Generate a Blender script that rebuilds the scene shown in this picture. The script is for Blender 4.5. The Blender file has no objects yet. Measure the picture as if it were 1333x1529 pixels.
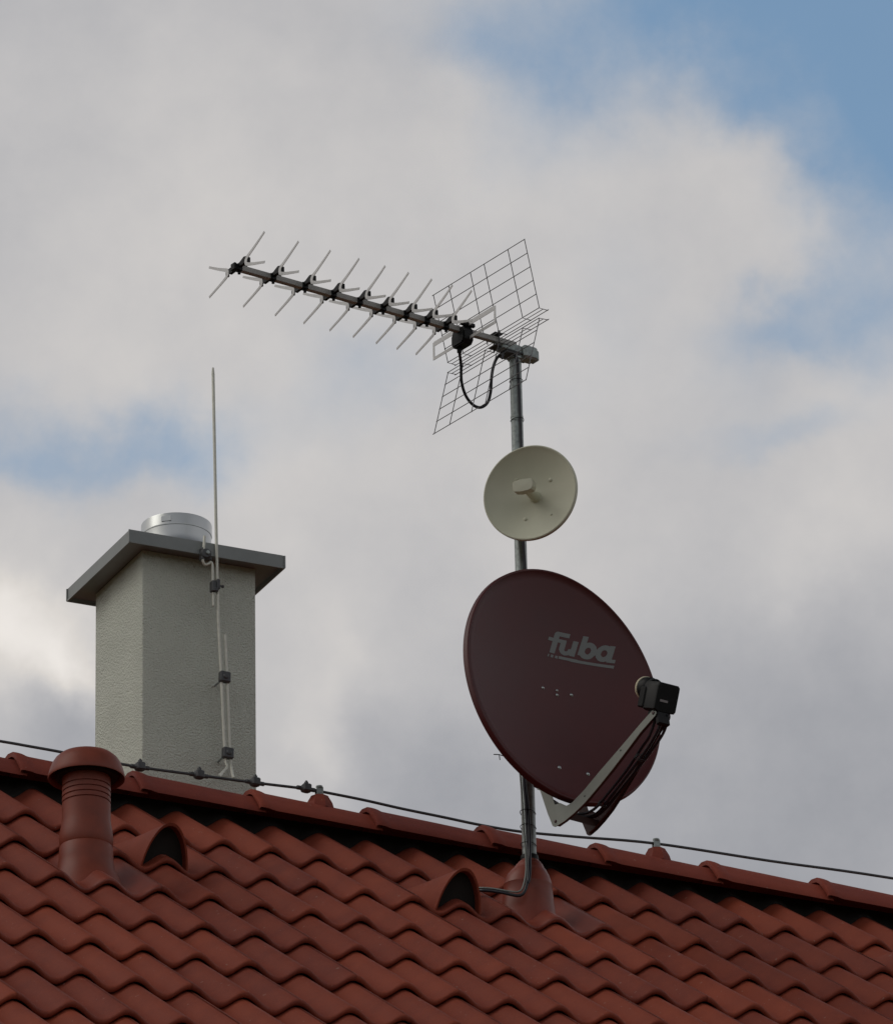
import bpy, math, random
from mathutils import Vector, Matrix
import numpy as np
rnd = random.Random(7)
R = math.radians
V = Vector
COL = bpy.context.scene.collection
sc = bpy.context.scene

# ------------------------------------------------------------------ camera
CAM = V((-7.3853, -17.2446, -7.4070))
al, th, rho = 1.1249, 0.4177, 0.0176
r_ = V((math.sin(al), -math.cos(al), 0)); h_ = V((math.cos(al), math.sin(al), 0)); z_ = V((0, 0, 1))
fw = h_ * math.cos(th) + z_ * math.sin(th); up = -h_ * math.sin(th) + z_ * math.cos(th)
ri2 = r_ * math.cos(rho) - up * math.sin(rho); up2 = r_ * math.sin(rho) + up * math.cos(rho)
cd = bpy.data.cameras.new('camera'); cam = bpy.data.objects.new('camera', cd); COL.objects.link(cam)
cam.matrix_world = Matrix.Translation(CAM) @ Matrix((ri2, up2, -fw)).transposed().to_4x4()
cd.sensor_fit = 'HORIZONTAL'; cd.sensor_width = 36; cd.lens = 10435.2 / 1333 * 36
cd.clip_start = 0.5; cd.clip_end = 5000
sc.camera = cam

# ------------------------------------------------------------------ sun and sky
SUN_AZ, SUN_EL = R(-76), R(48)           # azimuth measured from +Y towards +X
sdir = V((math.sin(SUN_AZ) * math.cos(SUN_EL), math.cos(SUN_AZ) * math.cos(SUN_EL), math.sin(SUN_EL)))
sl = bpy.data.lights.new('sun', 'SUN'); sl.energy = 0.62; sl.angle = R(38); sl.color = (1, .95, .86)
so = bpy.data.objects.new('sun', sl); COL.objects.link(so); so.location = (0, 0, 20)
so.rotation_euler = sdir.to_track_quat('Z', 'Y').to_euler()

w = bpy.data.worlds.new('World'); sc.world = w; w.use_nodes = True
NT = w.node_tree; NT.nodes.clear()
def nd(t, **k):
    n = NT.nodes.new(t)
    for a, b in k.items(): setattr(n, a, b)
    return n
def sock(n, i, v):
    if hasattr(v, 'is_linked') or hasattr(v, 'default_value'): NT.links.new(v, n.inputs[i])
    else: n.inputs[i].default_value = v
def M(op, a, b=0.0, c=None):
    n = nd('ShaderNodeMath', operation=op); sock(n, 0, a); sock(n, 1, b)
    if c is not None: sock(n, 2, c)
    return n.outputs[0]
tc = nd('ShaderNodeTexCoord').outputs['Generated']
nrm = nd('ShaderNodeVectorMath', operation='NORMALIZE'); sock(nrm, 0, tc)
sep = nd('ShaderNodeSeparateXYZ'); sock(sep, 0, nrm.outputs[0])
AZ = M('MULTIPLY', M('ARCTAN2', sep.outputs[0], sep.outputs[1]), 57.29578)
EL = M('MULTIPLY', M('ARCSINE', sep.outputs[2]), 57.29578)
def noise(scale, detail, rough=.55, off=0.0, dist=0.0):
    a = nd('ShaderNodeVectorMath', operation='ADD'); sock(a, 0, nrm.outputs[0]); a.inputs[1].default_value = (off, off * .7, -off)
    n = nd('ShaderNodeTexNoise'); sock(n, 'Vector', a.outputs[0])
    n.inputs['Scale'].default_value = scale; n.inputs['Detail'].default_value = detail
    n.inputs['Roughness'].default_value = rough; n.inputs['Distortion'].default_value = dist
    return n
wn = noise(26, 6, .56)
ws = nd('ShaderNodeSeparateColor'); sock(ws, 0, wn.outputs['Color'])
AZw = M('ADD', AZ, M('MULTIPLY', M('SUBTRACT', ws.outputs[0], .5), 2.4))
ELw = M('ADD', EL, M('MULTIPLY', M('SUBTRACT', ws.outputs[1], .5), 2.4))
def blobs(lst):
    tot = None
    for a, e, sa, se, amp in lst:
        x = M('DIVIDE', M('SUBTRACT', AZw, a), sa); y = M('DIVIDE', M('SUBTRACT', ELw, e), se)
        d = M('ADD', M('MULTIPLY', x, x), M('MULTIPLY', y, y))
        g = M('MULTIPLY', M('EXPONENT', M('MULTIPLY', d, -1.0)), amp)
        tot = g if tot is None else M('ADD', tot, g)
    return tot
# openings where the blue shows: azimuth, elevation, half widths (degrees), strength
BLUE = [(28.2, 28.35, 2.1, .85, 1.25), (29.8, 27.3, .95, 1.1, 1.10), (29.95, 26.2, .5, .8, .42), (29.5, 25.5, .4, .6, .26), (26.5, 27.55, .7, .40, .38), (25.9, 28.0, .7, .5, .24),
        (28.3, 27.35, .55, .35, .45), (28.95, 26.75, .45, .40, .40), (29.35, 25.95, .30, .5, .18),
        (26.5, 26.95, .6, .5, .34), (28.85, 25.40, .65, .26, .50), (28.7, 24.40, .9, .22, .36), (28.4, 25.0, .6, .5, .24), (22.6, 24.60, 1.05, .38, .55), (29.8, 25.0, .6, .4, .28),
        (23.3, 24.30, .5, .45, .34), (21.4, 24.45, .8, .32, .36), (21.5, 24.9, .7, .35, .22), (24.7, 24.9, .9, .45, .27), (27.2, 25.6, .6, .7, .20), (26.4, 24.75, .7, .4, .2), (25.0, 25.2, .5, .4, .12),
        (60, 45, 14, 9, .7), (-20, 38, 12, 8, .6), (180, 50, 22, 12, .4)]
# brighter (+) and greyer (-) banks of cloud
LUM = [(21.7, 22.95, .75, .5, .36), (22.15, 22.55, .30, .28, .26), (22.1, 21.9, .8, .45, -.22), (21.6, 28.0, 2.0, 1.3, -.10), (25.2, 27.9, .9, .6, -.06), (23.5, 26.3, 1.6, 1.0, .05),
       (27.4, 26.6, 1.0, .6, .05), (24.5, 22.8, .35, .5, .10), (24.2, 22.2, .3, .4, .12), (25.2, 21.6, 1.0, .9, -.17), (28.5, 21.4, 2.2, 1.5, -.22), (26.0, 20.3, 3.5, .9, -.20), (23.6, 27.2, 1.8, .9, .05),
       (29.0, 23.4, .7, .5, .06), (26.2, 23.6, 1.2, .6, .03), (28.8, 22.6, .8, .5, -.04), (23.6, 24.4, .7, .5, .03)]
bl = blobs(BLUE)
n1 = noise(55, 9, .62, 3.1).outputs[0]; n2 = noise(7, 6, .6, 7.7).outputs[0]
fr = M('MULTIPLY', M('SUBTRACT', n1, .5), .75)
# the rough of the cloud edge only works where there is an edge
edge = M('MULTIPLY', M('MINIMUM', M('MAXIMUM', bl, .10), .8), 1.3)
B0 = M('ADD', bl, M('MULTIPLY', fr, edge))
mr = nd('ShaderNodeMapRange', interpolation_type='SMOOTHSTEP'); sock(mr, 0, B0)
mr.inputs[1].default_value = .0; mr.inputs[2].default_value = 1.15; mr.inputs[3].default_value = 0; mr.inputs[4].default_value = .88
BM = mr.outputs[0]
lu = blobs(LUM)
n3 = noise(30, 8, .58, 1.3).outputs[0]; n4 = noise(2.2, 3, .5, 4.2).outputs[0]
lum = M('ADD', M('ADD', .80, lu), M('ADD', M('MULTIPLY', M('SUBTRACT', n3, .5), .38), M('MULTIPLY', M('SUBTRACT', n4, .5), .35)))
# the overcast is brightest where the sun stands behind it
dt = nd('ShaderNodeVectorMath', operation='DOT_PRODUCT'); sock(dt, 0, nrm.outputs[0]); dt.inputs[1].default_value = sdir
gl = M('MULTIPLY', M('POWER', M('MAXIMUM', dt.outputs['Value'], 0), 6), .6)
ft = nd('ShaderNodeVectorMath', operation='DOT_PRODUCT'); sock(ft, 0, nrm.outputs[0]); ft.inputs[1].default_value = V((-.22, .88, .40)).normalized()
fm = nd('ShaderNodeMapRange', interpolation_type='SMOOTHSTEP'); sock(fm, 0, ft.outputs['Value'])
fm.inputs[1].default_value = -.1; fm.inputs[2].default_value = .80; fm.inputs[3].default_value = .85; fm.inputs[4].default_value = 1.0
# unseen sky dimmed overhead and slightly behind, to hold down light on the roof
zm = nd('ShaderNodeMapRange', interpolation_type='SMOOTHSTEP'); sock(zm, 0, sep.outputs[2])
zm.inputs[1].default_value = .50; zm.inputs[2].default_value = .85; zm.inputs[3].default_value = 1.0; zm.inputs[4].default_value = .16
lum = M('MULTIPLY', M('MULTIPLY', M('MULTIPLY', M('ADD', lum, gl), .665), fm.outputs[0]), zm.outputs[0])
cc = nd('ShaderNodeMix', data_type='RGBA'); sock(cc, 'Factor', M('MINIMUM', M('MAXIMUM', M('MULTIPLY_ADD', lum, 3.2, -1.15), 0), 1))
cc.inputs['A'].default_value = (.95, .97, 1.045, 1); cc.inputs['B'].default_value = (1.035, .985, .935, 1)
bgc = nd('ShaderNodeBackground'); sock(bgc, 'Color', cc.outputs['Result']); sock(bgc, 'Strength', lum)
sky = nd('ShaderNodeTexSky', sky_type='NISHITA'); sky.sun_disc = False
sky.sun_elevation = SUN_EL; sky.sun_rotation = SUN_AZ; sky.air_density = 1.3; sky.dust_density = .6; sky.altitude = 300
bgs = nd('ShaderNodeBackground'); 
gn_ = nd('ShaderNodeMix', data_type='RGBA', blend_type='MULTIPLY'); gn_.inputs['Factor'].default_value = 1; sock(gn_, 'A', sky.outputs[0]); gn_.inputs['B'].default_value = (.93, 1.18, 1.22, 1)
sock(bgs, 'Color', gn_.outputs['Result']); bgs.inputs['Strength'].default_value = .10
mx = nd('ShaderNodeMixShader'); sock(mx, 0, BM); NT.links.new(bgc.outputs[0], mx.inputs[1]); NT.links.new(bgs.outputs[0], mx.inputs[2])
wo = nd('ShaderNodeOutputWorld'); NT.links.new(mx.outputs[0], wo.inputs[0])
vs = sc.view_settings; vs.view_transform = 'Standard'; vs.look = 'None'; vs.exposure = 0; vs.gamma = 1; vs.use_curve_mapping = False

# ------------------------------------------------------------------ materials
def mat(name, col, rough=.6, metal=0.0, var=0.0, scale=30, bump=0.0, bscale=200, bdist=.002, spec=.5, var2=None, coat=0.0):
    m = bpy.data.materials.new(name); m.use_nodes = True; t = m.node_tree; b = t.nodes['Principled BSDF']
    b.inputs['Base Color'].default_value = (*col, 1); b.inputs['Roughness'].default_value = rough
    b.inputs['Metallic'].default_value = metal; b.inputs['Specular IOR Level'].default_value = spec
    b.inputs['Coat Weight'].default_value = coat
    o = t.nodes.new('ShaderNodeTexCoord').outputs['Object']
    if var:
        n = t.nodes.new('ShaderNodeTexNoise'); n.inputs['Scale'].default_value = scale; n.inputs['Detail'].default_value = 6
        t.links.new(o, n.inputs['Vector'])
        c = t.nodes.new('ShaderNodeValToRGB'); c.color_ramp.elements[0].position = .3; c.color_ramp.elements[1].position = .72
        c.color_ramp.elements[0].color = (*[x * (1 - var) for x in col], 1)
        c.color_ramp.elements[1].color = (*(var2 or [min(1, x * (1 + var)) for x in col]), 1)
        t.links.new(n.outputs[0], c.inputs[0]); t.links.new(c.outputs[0], b.inputs['Base Color'])
        mr = t.nodes.new('ShaderNodeMapRange'); mr.inputs[3].default_value = rough - .08; mr.inputs[4].default_value = min(1, rough + .1)
        t.links.new(n.outputs[0], mr.inputs[0]); t.links.new(mr.outputs[0], b.inputs['Roughness'])
    if bump:
        n = t.nodes.new('ShaderNodeTexNoise'); n.inputs['Scale'].default_value = bscale; n.inputs['Detail'].default_value = 5
        t.links.new(o, n.inputs['Vector'])
        bp = t.nodes.new('ShaderNodeBump'); bp.inputs['Strength'].default_value = bump; bp.inputs['Distance'].default_value = bdist
        t.links.new(n.outputs[0], bp.inputs['Height']); t.links.new(bp.outputs[0], b.inputs['Normal'])
    return m
def clay(name, col):
    m = mat(name, col, .62, 0, 0, bump=.55, bscale=320, bdist=.0012, spec=.22); t = m.node_tree; b = t.nodes['Principled BSDF']
    g = t.nodes.new('ShaderNodeNewGeometry').outputs['Position']
    at = t.nodes.new('ShaderNodeAttribute'); at.attribute_name = 'tint'
    def ns(s, d, r=.6):
        n = t.nodes.new('ShaderNodeTexNoise'); n.inputs['Scale'].default_value = s; n.inputs['Detail'].default_value = d; n.inputs['Roughness'].default_value = r
        t.links.new(g, n.inputs['Vector']); return n.outputs[0]
    def mm(op, a, bb, c=None):
        n = t.nodes.new('ShaderNodeMath'); n.operation = op
        for i, v in enumerate((a, bb, c)):
            if v is None: continue
            if isinstance(v, (int, float)): n.inputs[i].default_value = v
            else: t.links.new(v, n.inputs[i])
        return n.outputs[0]
    f = mm('ADD', mm('MULTIPLY_ADD', ns(9, 5), .9, .12), mm('MULTIPLY_ADD', ns(150, 4, .7), .7, -.35))
    f = mm('ADD', f, mm('MULTIPLY_ADD', at.outputs['Fac'], .55, -.275))
    cr = t.nodes.new('ShaderNodeValToRGB'); e = cr.color_ramp.elements
    e[0].position = .15; e[0].color = (col[0] * .72, col[1] * .74, col[2] * .9, 1)
    e[1].position = .9; e[1].color = (col[0] * 1.2, col[1] * 1.22, col[2] * 1.15, 1)
    t.links.new(f, cr.inputs[0])
    # pale lichen specks and scuffs
    sp = mm('GREATER_THAN', ns(70, 2, .5), .735)
    mx = t.nodes.new('ShaderNodeMix'); mx.data_type = 'RGBA'; t.links.new(mm('MULTIPLY', sp, .35), mx.inputs['Factor'])
    t.links.new(cr.outputs[0], mx.inputs['A']); mx.inputs['B'].default_value = (.42, .34, .28, 1)
    t.links.new(mx.outputs['Result'], b.inputs['Base Color'])
    return m
m_tile = clay('clay_red', (.245, .051, .027))
m_ridge = clay('clay_ridge', (.245, .051, .032))
m_plastic = mat('red_plastic', (.215, .046, .025), .47, 0, .14, 22, .12, 160, .001, .35)
m_flash = mat('faded_red_plastic', (.235, .052, .032), .42, 0, .16, 18, .1, 160, .001, .38)
m_render = mat('rough_render', (.71, .74, .655), .92, 0, .06, 5, 1.0, 175, .011, .2)
m_capm = mat('zinc_sheet', (.25, .265, .26), .48, .35, .10, 14, .08, 40, .002)
m_steel = mat('bright_steel', (.50, .52, .52), .30, 1.0, .05, 9, .05, 30, .002)
m_galv = mat('galvanised_steel', (.33, .37, .36), .40, .35, .30, 90, .12, 120, .001)
m_rod = mat('aluminium_rod', (.66, .66, .58), .42, .2, .12, 60)
m_alu = mat('aluminium', (.58, .58, .58), .42, .2, .08, 40)
m_boom = mat('boom_aluminium', (.38, .37, .35), .5, .2, .12, 30)
m_wire = mat('dull_wire', (.17, .165, .17), .55, .5, .1, 60)
m_black = mat('black_plastic', (.006, .0065, .007), .5, 0, .2, 50, spec=.25)
m_dark = mat('dark_clamp', (.08, .083, .088), .5, .2, .2, 60)
m_cable = mat('black_cable', (.012, .013, .02), .38, 0, .1, 50)
m_greycable = mat('grey_cable', (.20, .215, .20), .4)
m_white = mat('cream_plastic', (.60, .60, .47), .5, 0, .04, 12, .05, 200, .0006)
m_dish = mat('maroon_paint', (.082, .0145, .015), .40, 0, .12, 6, .05, 300, .0004, .4)
m_arm = mat('grey_arm', (.22, .235, .21), .5, .2, .07, 25)
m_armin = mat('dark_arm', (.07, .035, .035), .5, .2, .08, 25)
m_logo = mat('grey_print', (.19, .20, .195), .5)
m_cream = mat('horn_cap', (.62, .56, .40), .5)
m_label = mat('pale_sticker', (.30, .29, .30), .4)
m_void = mat('black_felt_and_shade', (.018, .015, .013), .95)
m_wall = mat('house_render', (.55, .52, .44), .9, 0, .05, 2, .5, 60, .006)
m_wood = mat('brown_wood', (.10, .055, .035), .7, 0, .2, 12)
m_grass = mat('lawn', (.05, .085, .03), .95, 0, .35, .8, .6, 8, .05)

# ------------------------------------------------------------------ mesh helpers
class MB:
    def __init__(s): s.v = []; s.f = []; s.t = []
    def add(s, vs, fs, tint=.5):
        o = len(s.v); s.v += [V(p) for p in vs]; s.f += [tuple(i + o for i in f) for f in fs]; s.t += [tint] * len(vs)
    def grid(s, rows, closed=False, tint=.5):
        n = len(rows[0]); vs = [p for r in rows for p in r]; fs = []
        for a in range(len(rows) - 1):
            for b in range(n if closed else n - 1):
                c = (b + 1) % n; fs.append((a * n + b, a * n + c, (a + 1) * n + c, (a + 1) * n + b))
        s.add(vs, fs, tint)
    def box(s, c, ax, ay, az, sx, sy, sz, b=0.0):
        c = V(c); ax, ay, az = V(ax).normalized(), V(ay).normalized(), V(az).normalized()
        if b <= 0:
            vs = [c + ax * sx / 2 * i + ay * sy / 2 * j + az * sz / 2 * k for i in (-1, 1) for j in (-1, 1) for k in (-1, 1)]
            s.add(vs, [(0, 1, 3, 2), (4, 6, 7, 5), (0, 4, 5, 1), (2, 3, 7, 6), (0, 2, 6, 4), (1, 5, 7, 3)]); return
        rings = []
        for zz, ins in ((-1, b), (-1, 0), (1, 0), (1, b)):
            k = zz * (sz / 2 - (0 if ins else b)); hx, hy = sx / 2 - ins, sy / 2 - ins; rg = []
            cb = b * .999 if not ins else b * .5
            for i, j in ((1, 1), (-1, 1), (-1, -1), (1, -1)):
                p, q = (hx - cb, hy), (hx, hy - cb)
                pts = [(q[0], q[1]), (p[0], p[1])]
                if i * j < 0: pts = pts[::-1]
                rg += [c + ax * (i * x) + ay * (j * y) + az * k for x, y in pts]
            rings.append(rg)
        s.grid(rings, True)
        o = len(s.v); s.add(rings[0], [tuple(range(8))[::-1]]); s.add(rings[-1], [tuple(range(8))])
    def tube(s, pts, r, n=10, cap=True):
        pts = [V(p) for p in pts]; rs = r if isinstance(r, (list, tuple)) else [r] * len(pts)
        t0 = (pts[1] - pts[0]).normalized(); a = t0.orthogonal().normalized(); rows = []
        for i, p in enumerate(pts):
            t = (pts[min(i + 1, len(pts) - 1)] - pts[max(i - 1, 0)]).normalized()
            a = (a - t * a.dot(t)).normalized(); b = t.cross(a)
            rows.append([p + (a * math.cos(2 * math.pi * k / n) + b * math.sin(2 * math.pi * k / n)) * rs[i] for k in range(n)])
        s.grid(rows, True)
        if cap: s.add(rows[0], [tuple(range(n))[::-1]]); s.add(rows[-1], [tuple(range(n))])
    def lathe(s, prof, c=(0, 0, 0), axis=(0, 0, 1), n=48, warp=None):
        c = V(c); ax = V(axis).normalized(); a = ax.orthogonal().normalized() if abs(ax.z) < .999 else V((1, 0, 0)); b = ax.cross(a); rows = []
        for rr, zz in prof:
            rr = max(rr, 1e-5); row = []
            for k in range(n):
                t = 2 * math.pi * k / n; row.append(c + ax * zz + (a * math.cos(t) + b * math.sin(t)) * rr)
            rows.append(row)
        s.grid(rows, True)
    def prism(s, pts, thick):           # polygon points (3D, planar) extruded by vector thick
        n = len(pts); a = [V(p) for p in pts]; b = [p + V(thick) for p in a]
        s.add(a + b, [tuple(range(n))[::-1], tuple(range(n, 2 * n))] + [(i, (i + 1) % n, n + (i + 1) % n, n + i) for i in range(n)])
    def strip(s, pts, wdir, width, thick):   # flat blade following pts
        pts = [V(p) for p in pts]; wdir = V(wdir).normalized(); rows = []
        for i, p in enumerate(pts):
            t = (pts[min(i + 1, len(pts) - 1)] - pts[max(i - 1, 0)]).normalized(); nn = t.cross(wdir).normalized()
            rows.append([p + wdir * x * width / 2 + nn * y * thick / 2 for x, y in ((1, 1), (-1, 1), (-1, -1), (1, -1))])
        s.grid(rows, True); s.add(rows[0], [(3, 2, 1, 0)]); s.add(rows[-1], [(0, 1, 2, 3)])
def smooth_path(pts, k=6):
    pts = [V(p) for p in pts]; out = []
    P = [pts[0] * 2 - pts[1]] + pts + [pts[-1] * 2 - pts[-2]]
    for i in range(1, len(P) - 2):
        for j in range(k):
            t = j / k; a, b, c, d = P[i - 1], P[i], P[i + 1], P[i + 2]
            out.append(.5 * ((2 * b) + (c - a) * t + (2 * a - 5 * b + 4 * c - d) * t * t + (3 * b - a - 3 * c + d) * t ** 3))
    return out + [pts[-1]]
WL = {}
def build(name, mb, m, parent=None, smooth=True, origin=None, fix=True, sharp=38):
    me = bpy.data.meshes.new(name)
    base = WL[parent.name] if parent else V((0, 0, 0))
    loc = V(origin) if origin is not None else (base if parent else V((0, 0, 0)))
    me.from_pydata([tuple(p - loc) for p in mb.v], [], mb.f); me.update()
    at = me.attributes.new('tint', 'FLOAT', 'POINT'); at.data.foreach_set('value', mb.t)
    if fix:
        import bmesh
        bm = bmesh.new(); bm.from_mesh(me); bmesh.ops.remove_doubles(bm, verts=bm.verts, dist=1e-6)
        bmesh.ops.recalc_face_normals(bm, faces=bm.faces); bm.to_mesh(me); bm.free()
    me.materials.append(m)
    if smooth:
        me.polygons.foreach_set('use_smooth', [True] * len(me.polygons)); me.set_sharp_from_angle(angle=R(sharp))
    o = bpy.data.objects.new(name, me); COL.objects.link(o)
    if parent: o.parent = parent; o.location = loc - base
    else: o.location = loc
    WL[o.name] = loc
    return o
def empty(name, loc, parent=None):
    o = bpy.data.objects.new(name, None); COL.objects.link(o); o.empty_display_size = .1
    loc = V(loc); o.location = loc - (WL[parent.name] if parent else V((0, 0, 0))); o.parent = parent
    WL[o.name] = loc; return o
def tag(o, label=None, cat=None, group=None, kind=None):
    for k, v in (('label', label), ('category', cat), ('group', group), ('kind', kind)):
        if v: o[k] = v
    return o
def dup(o, off, parent):
    c = o.copy(); COL.objects.link(c); c.parent = parent
    c.location = o.location + V(off) if off is not None else o.location
    WL[c.name] = WL[o.name] + (V(off) if off is not None else V((0, 0, 0))); return c

# ------------------------------------------------------------------ ground and house shell
GZ = -9.0
g = MB(); g.add([(-1500, -1500, GZ), (1500, -1500, GZ), (1500, 1500, GZ), (-1500, 1500, GZ)], [(0, 1, 2, 3)])
tag(build('ground', g, m_grass, smooth=False, fix=False), kind='structure')
phi, L, W = .6088, .3676, .15
cp, sp = math.cos(phi), math.sin(phi)
RY = .09                                  # ridge line
X0, X1 = -19 * W, 41 * W
NROW = 15
house = tag(empty('house', (1.6, RY, GZ)), 'house with a red pantiled roof, a pale chimney and a long ridge against the sky', 'house')
ez = -NROW * L * sp; ey = -NROW * L * cp
b = MB(); wy0, wy1 = ey + .45, 2 * RY - ey - .45; wx0, wx1 = X0 + .25, X1 - .25; wz = -.16 - (RY - wy0) * sp / cp
prof = [(wy0, GZ), (wy1, GZ), (wy1, wz), (RY, -.16), (wy0, wz)]
b.prism([(wx0, y, z) for y, z in prof], (wx1 - wx0, 0, 0))
build('wall', b, m_wall, house, smooth=False)
for sgn in (1, -1):
    b = MB()
    y = lambda yy: yy if sgn > 0 else 2 * RY - yy
    b.box((.5 * (X0 + X1), y(ey + .05), ez - .10), (1, 0, 0), (0, 1, 0), (0, 0, 1), X1 - X0 - .02, .03, .2)
    rows = []
    for xx in (X0, X1):
        rows.append([V((xx, y(ey - .06) + .06 * math.cos(t) * sgn, ez - .06 + .06 * math.sin(t))) for t in np.linspace(math.pi, 2 * math.pi, 12)])
    g2 = MB(); g2.grid(rows); build('gutter', g2, m_capm, house); build('fascia', b, m_wood, house)
def S(x, D, h): return V((x, -D * cp - h * sp, -D * sp + h * cp))
def wave(t):
    t = t % 1.0; g_ = t / 1.14 if t < .57 else .5 + (t - .57) / .86
    return -.0188 * (1 - math.cos(2 * math.pi * g_))
def tile(mb, i, j, mirror=False, smax=.40):
    """one double-roll clay tile: two waves wide, lower edge on course line j"""
    n = 26; xa = i * W + .002; xb = (i + 2) * W + .016; tint = rnd.random()
    dh = rnd.uniform(-.0005, .0005); dt_ = rnd.uniform(-.0007, .0007); ds = rnd.uniform(-.0025, .0025)
    rows = []
    for s_, e in ((.06, -.0160), (.006, -.0165), (.001, -.0160), (-.0012, -.0110), (-.0003, -.0045), (.003, -.0016), (.008, -.0004), (.016, 0), (.06, 0), (.2, 0), (smax, 0)):
        row = []
        for k in range(n + 1):
            x = xa + (xb - xa) * k / n; f = k / n
            ov = .0004 * max(0, 1 - f * n / 1.5) if f < .2 else -.0009 * max(0, (f * n - (n - 1.5)) / 1.5)   # side lap
            hh = wave(x / W) + e + dh + dt_ * (f - .5) + ov - .0230 * (s_ / L)
            P = S(x, j * L - s_ + ds, hh)
            if mirror: P.y = 2 * RY - P.y
            row.append(P)
        rows.append(row)
    mb.grid(rows, tint=tint)
special = {(-3, 2), (3, 2), (13, 2), (5, 2), (-5, 3), (25, 2), (33, 2)}
b = MB()
for j in range(1, NROW + 1):
    for i in range(-19, 41, 2):
        if (i, j) not in special: tile(b, i, j, smax=.415 if j == 1 else .40)
for j in range(1, NROW + 1):
    for i in range(-19, 41, 2): tile(b, i, j, True, smax=.415 if j == 1 else .40)
roof = build('roof', b, m_tile, house, fix=False, sharp=50)
# dark roll under the ridge tiles and battens/underlay below the tiles
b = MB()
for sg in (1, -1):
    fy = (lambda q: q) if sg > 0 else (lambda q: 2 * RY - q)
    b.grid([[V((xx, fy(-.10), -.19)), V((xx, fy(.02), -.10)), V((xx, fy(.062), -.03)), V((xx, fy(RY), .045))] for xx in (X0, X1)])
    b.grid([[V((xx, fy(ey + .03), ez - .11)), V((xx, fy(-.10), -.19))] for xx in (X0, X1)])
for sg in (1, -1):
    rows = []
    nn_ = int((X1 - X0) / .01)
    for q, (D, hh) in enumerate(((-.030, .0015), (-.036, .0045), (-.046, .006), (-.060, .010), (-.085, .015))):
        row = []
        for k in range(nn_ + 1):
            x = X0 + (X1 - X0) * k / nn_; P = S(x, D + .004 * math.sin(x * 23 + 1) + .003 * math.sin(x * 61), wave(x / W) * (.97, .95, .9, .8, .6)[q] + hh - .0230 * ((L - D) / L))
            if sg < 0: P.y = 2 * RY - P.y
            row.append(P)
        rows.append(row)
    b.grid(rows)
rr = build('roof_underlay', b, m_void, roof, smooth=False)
# ridge tiles
CAPL, CX0, RZ = .3722, -.508, .110
PR = [(-.104, -.086), (-.101, -.074), (-.084, -.054), (-.066, -.034), (-.048, -.016), (-.028, -.005), (0, 0), (.028, -.005), (.048, -.016), (.066, -.034), (.084, -.054), (.101, -.074), (.104, -.086)]
def ridge_mesh():
    mb = MB()
    def ring(x, k, dz): return [V((x, RY + y * k, RZ + z * k + dz)) for y, z in PR]
    st = [(.002, .90, -.008), (0, 1.02, .004), (.004, 1.045, .0065), (.016, 1.05, .0065), (.030, 1.045, .005), (.040, 1.02, .0015), (.052, 1.005, -.001),
          (.20, .955, -.0075), (.345, .91, -.0145), (.375, .90, -.016), (.388, .905, -.015), (.396, .90, -.0165), (.396, .80, -.024)]
    mb.grid([ring(x, k, dz) for x, k, dz in st]); return mb
for k in range(-6, 16):
    mb = ridge_mesh(); off = V((CX0 + k * CAPL, 0, rnd.uniform(-.001, .001)))
    if k == -6:
        mb.t = [.5] * len(mb.t)
    tn = rnd.random(); mb.t = [tn] * len(mb.v)
    tilt = rnd.uniform(-.0035, .0035)
    mb.v = [p + off + V((0, 0, tilt * p.x)) for p in mb.v]
    build('ridge_tile', mb, m_ridge, roof, origin=(off.x, RY, RZ), fix=False, sharp=60)
# clay vent tiles
def vent_tile(i, first):
    c = (i + 1) * W; b = MB(); tile(b, i, 2)
    rows = []; inner = []
    for q in range(13):
        t = q / 12; s_ = .036 + .27 * t; hw = .061 - .010 * t; H = .093 * (1 - t) ** .85 + .003
        sk = .010 * t
        row = []
        for k in range(25):
            a = math.pi * k / 24; x = c + hw * math.cos(a) * (1 if abs(math.cos(a)) < 2 else 1) - sk
            flare = (1 - math.sin(a)) * .010
            row.append(S(x + math.copysign(flare, math.cos(a)) if abs(math.cos(a)) > 1e-6 else x, 2 * L - s_ + .020 * (1 - math.sin(a)) * (1 - t), -.040 + (H + .038 * (1 - t)) * math.sin(a) ** 1.05 - .021 * s_ / L))
        rows.append(row)
    inn = []
    for q in (0, 4, 8):
        cen = S(c, 2 * L - .03 - .27 * q / 12, -.03); inn.append([cen + (p - cen) * .925 for p in rows[q]])
    b.grid(rows); b.grid([rows[0], inn[0], inn[1], inn[2]])
    o = build('vent_tile', b, m_tile, roof, origin=S(c, 2 * L, 0), fix=False, sharp=55)
    # solid black sheet set back in the hood, painting in the shade inside
    b = MB(); arc = [S(c, 2 * L - .055, -.035) + (p - S(c, 2 * L - .03, -.03)) * .92 for p in rows[0]]
    b.add(arc, [tuple(range(25))]);
    build('vent_shade', b, m_void, o, smooth=False, fix=False)
    return o
tag(vent_tile(-3, True), 'hooded vent tile between the red vent pipe and the chimney')
tag(vent_tile(3, False), 'hooded vent tile with a cable running into its dark mouth')
tag(vent_tile(13, False), 'hooded vent tile cut by the right edge')
vent_tile(25, False); vent_tile(33, False)
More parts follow.
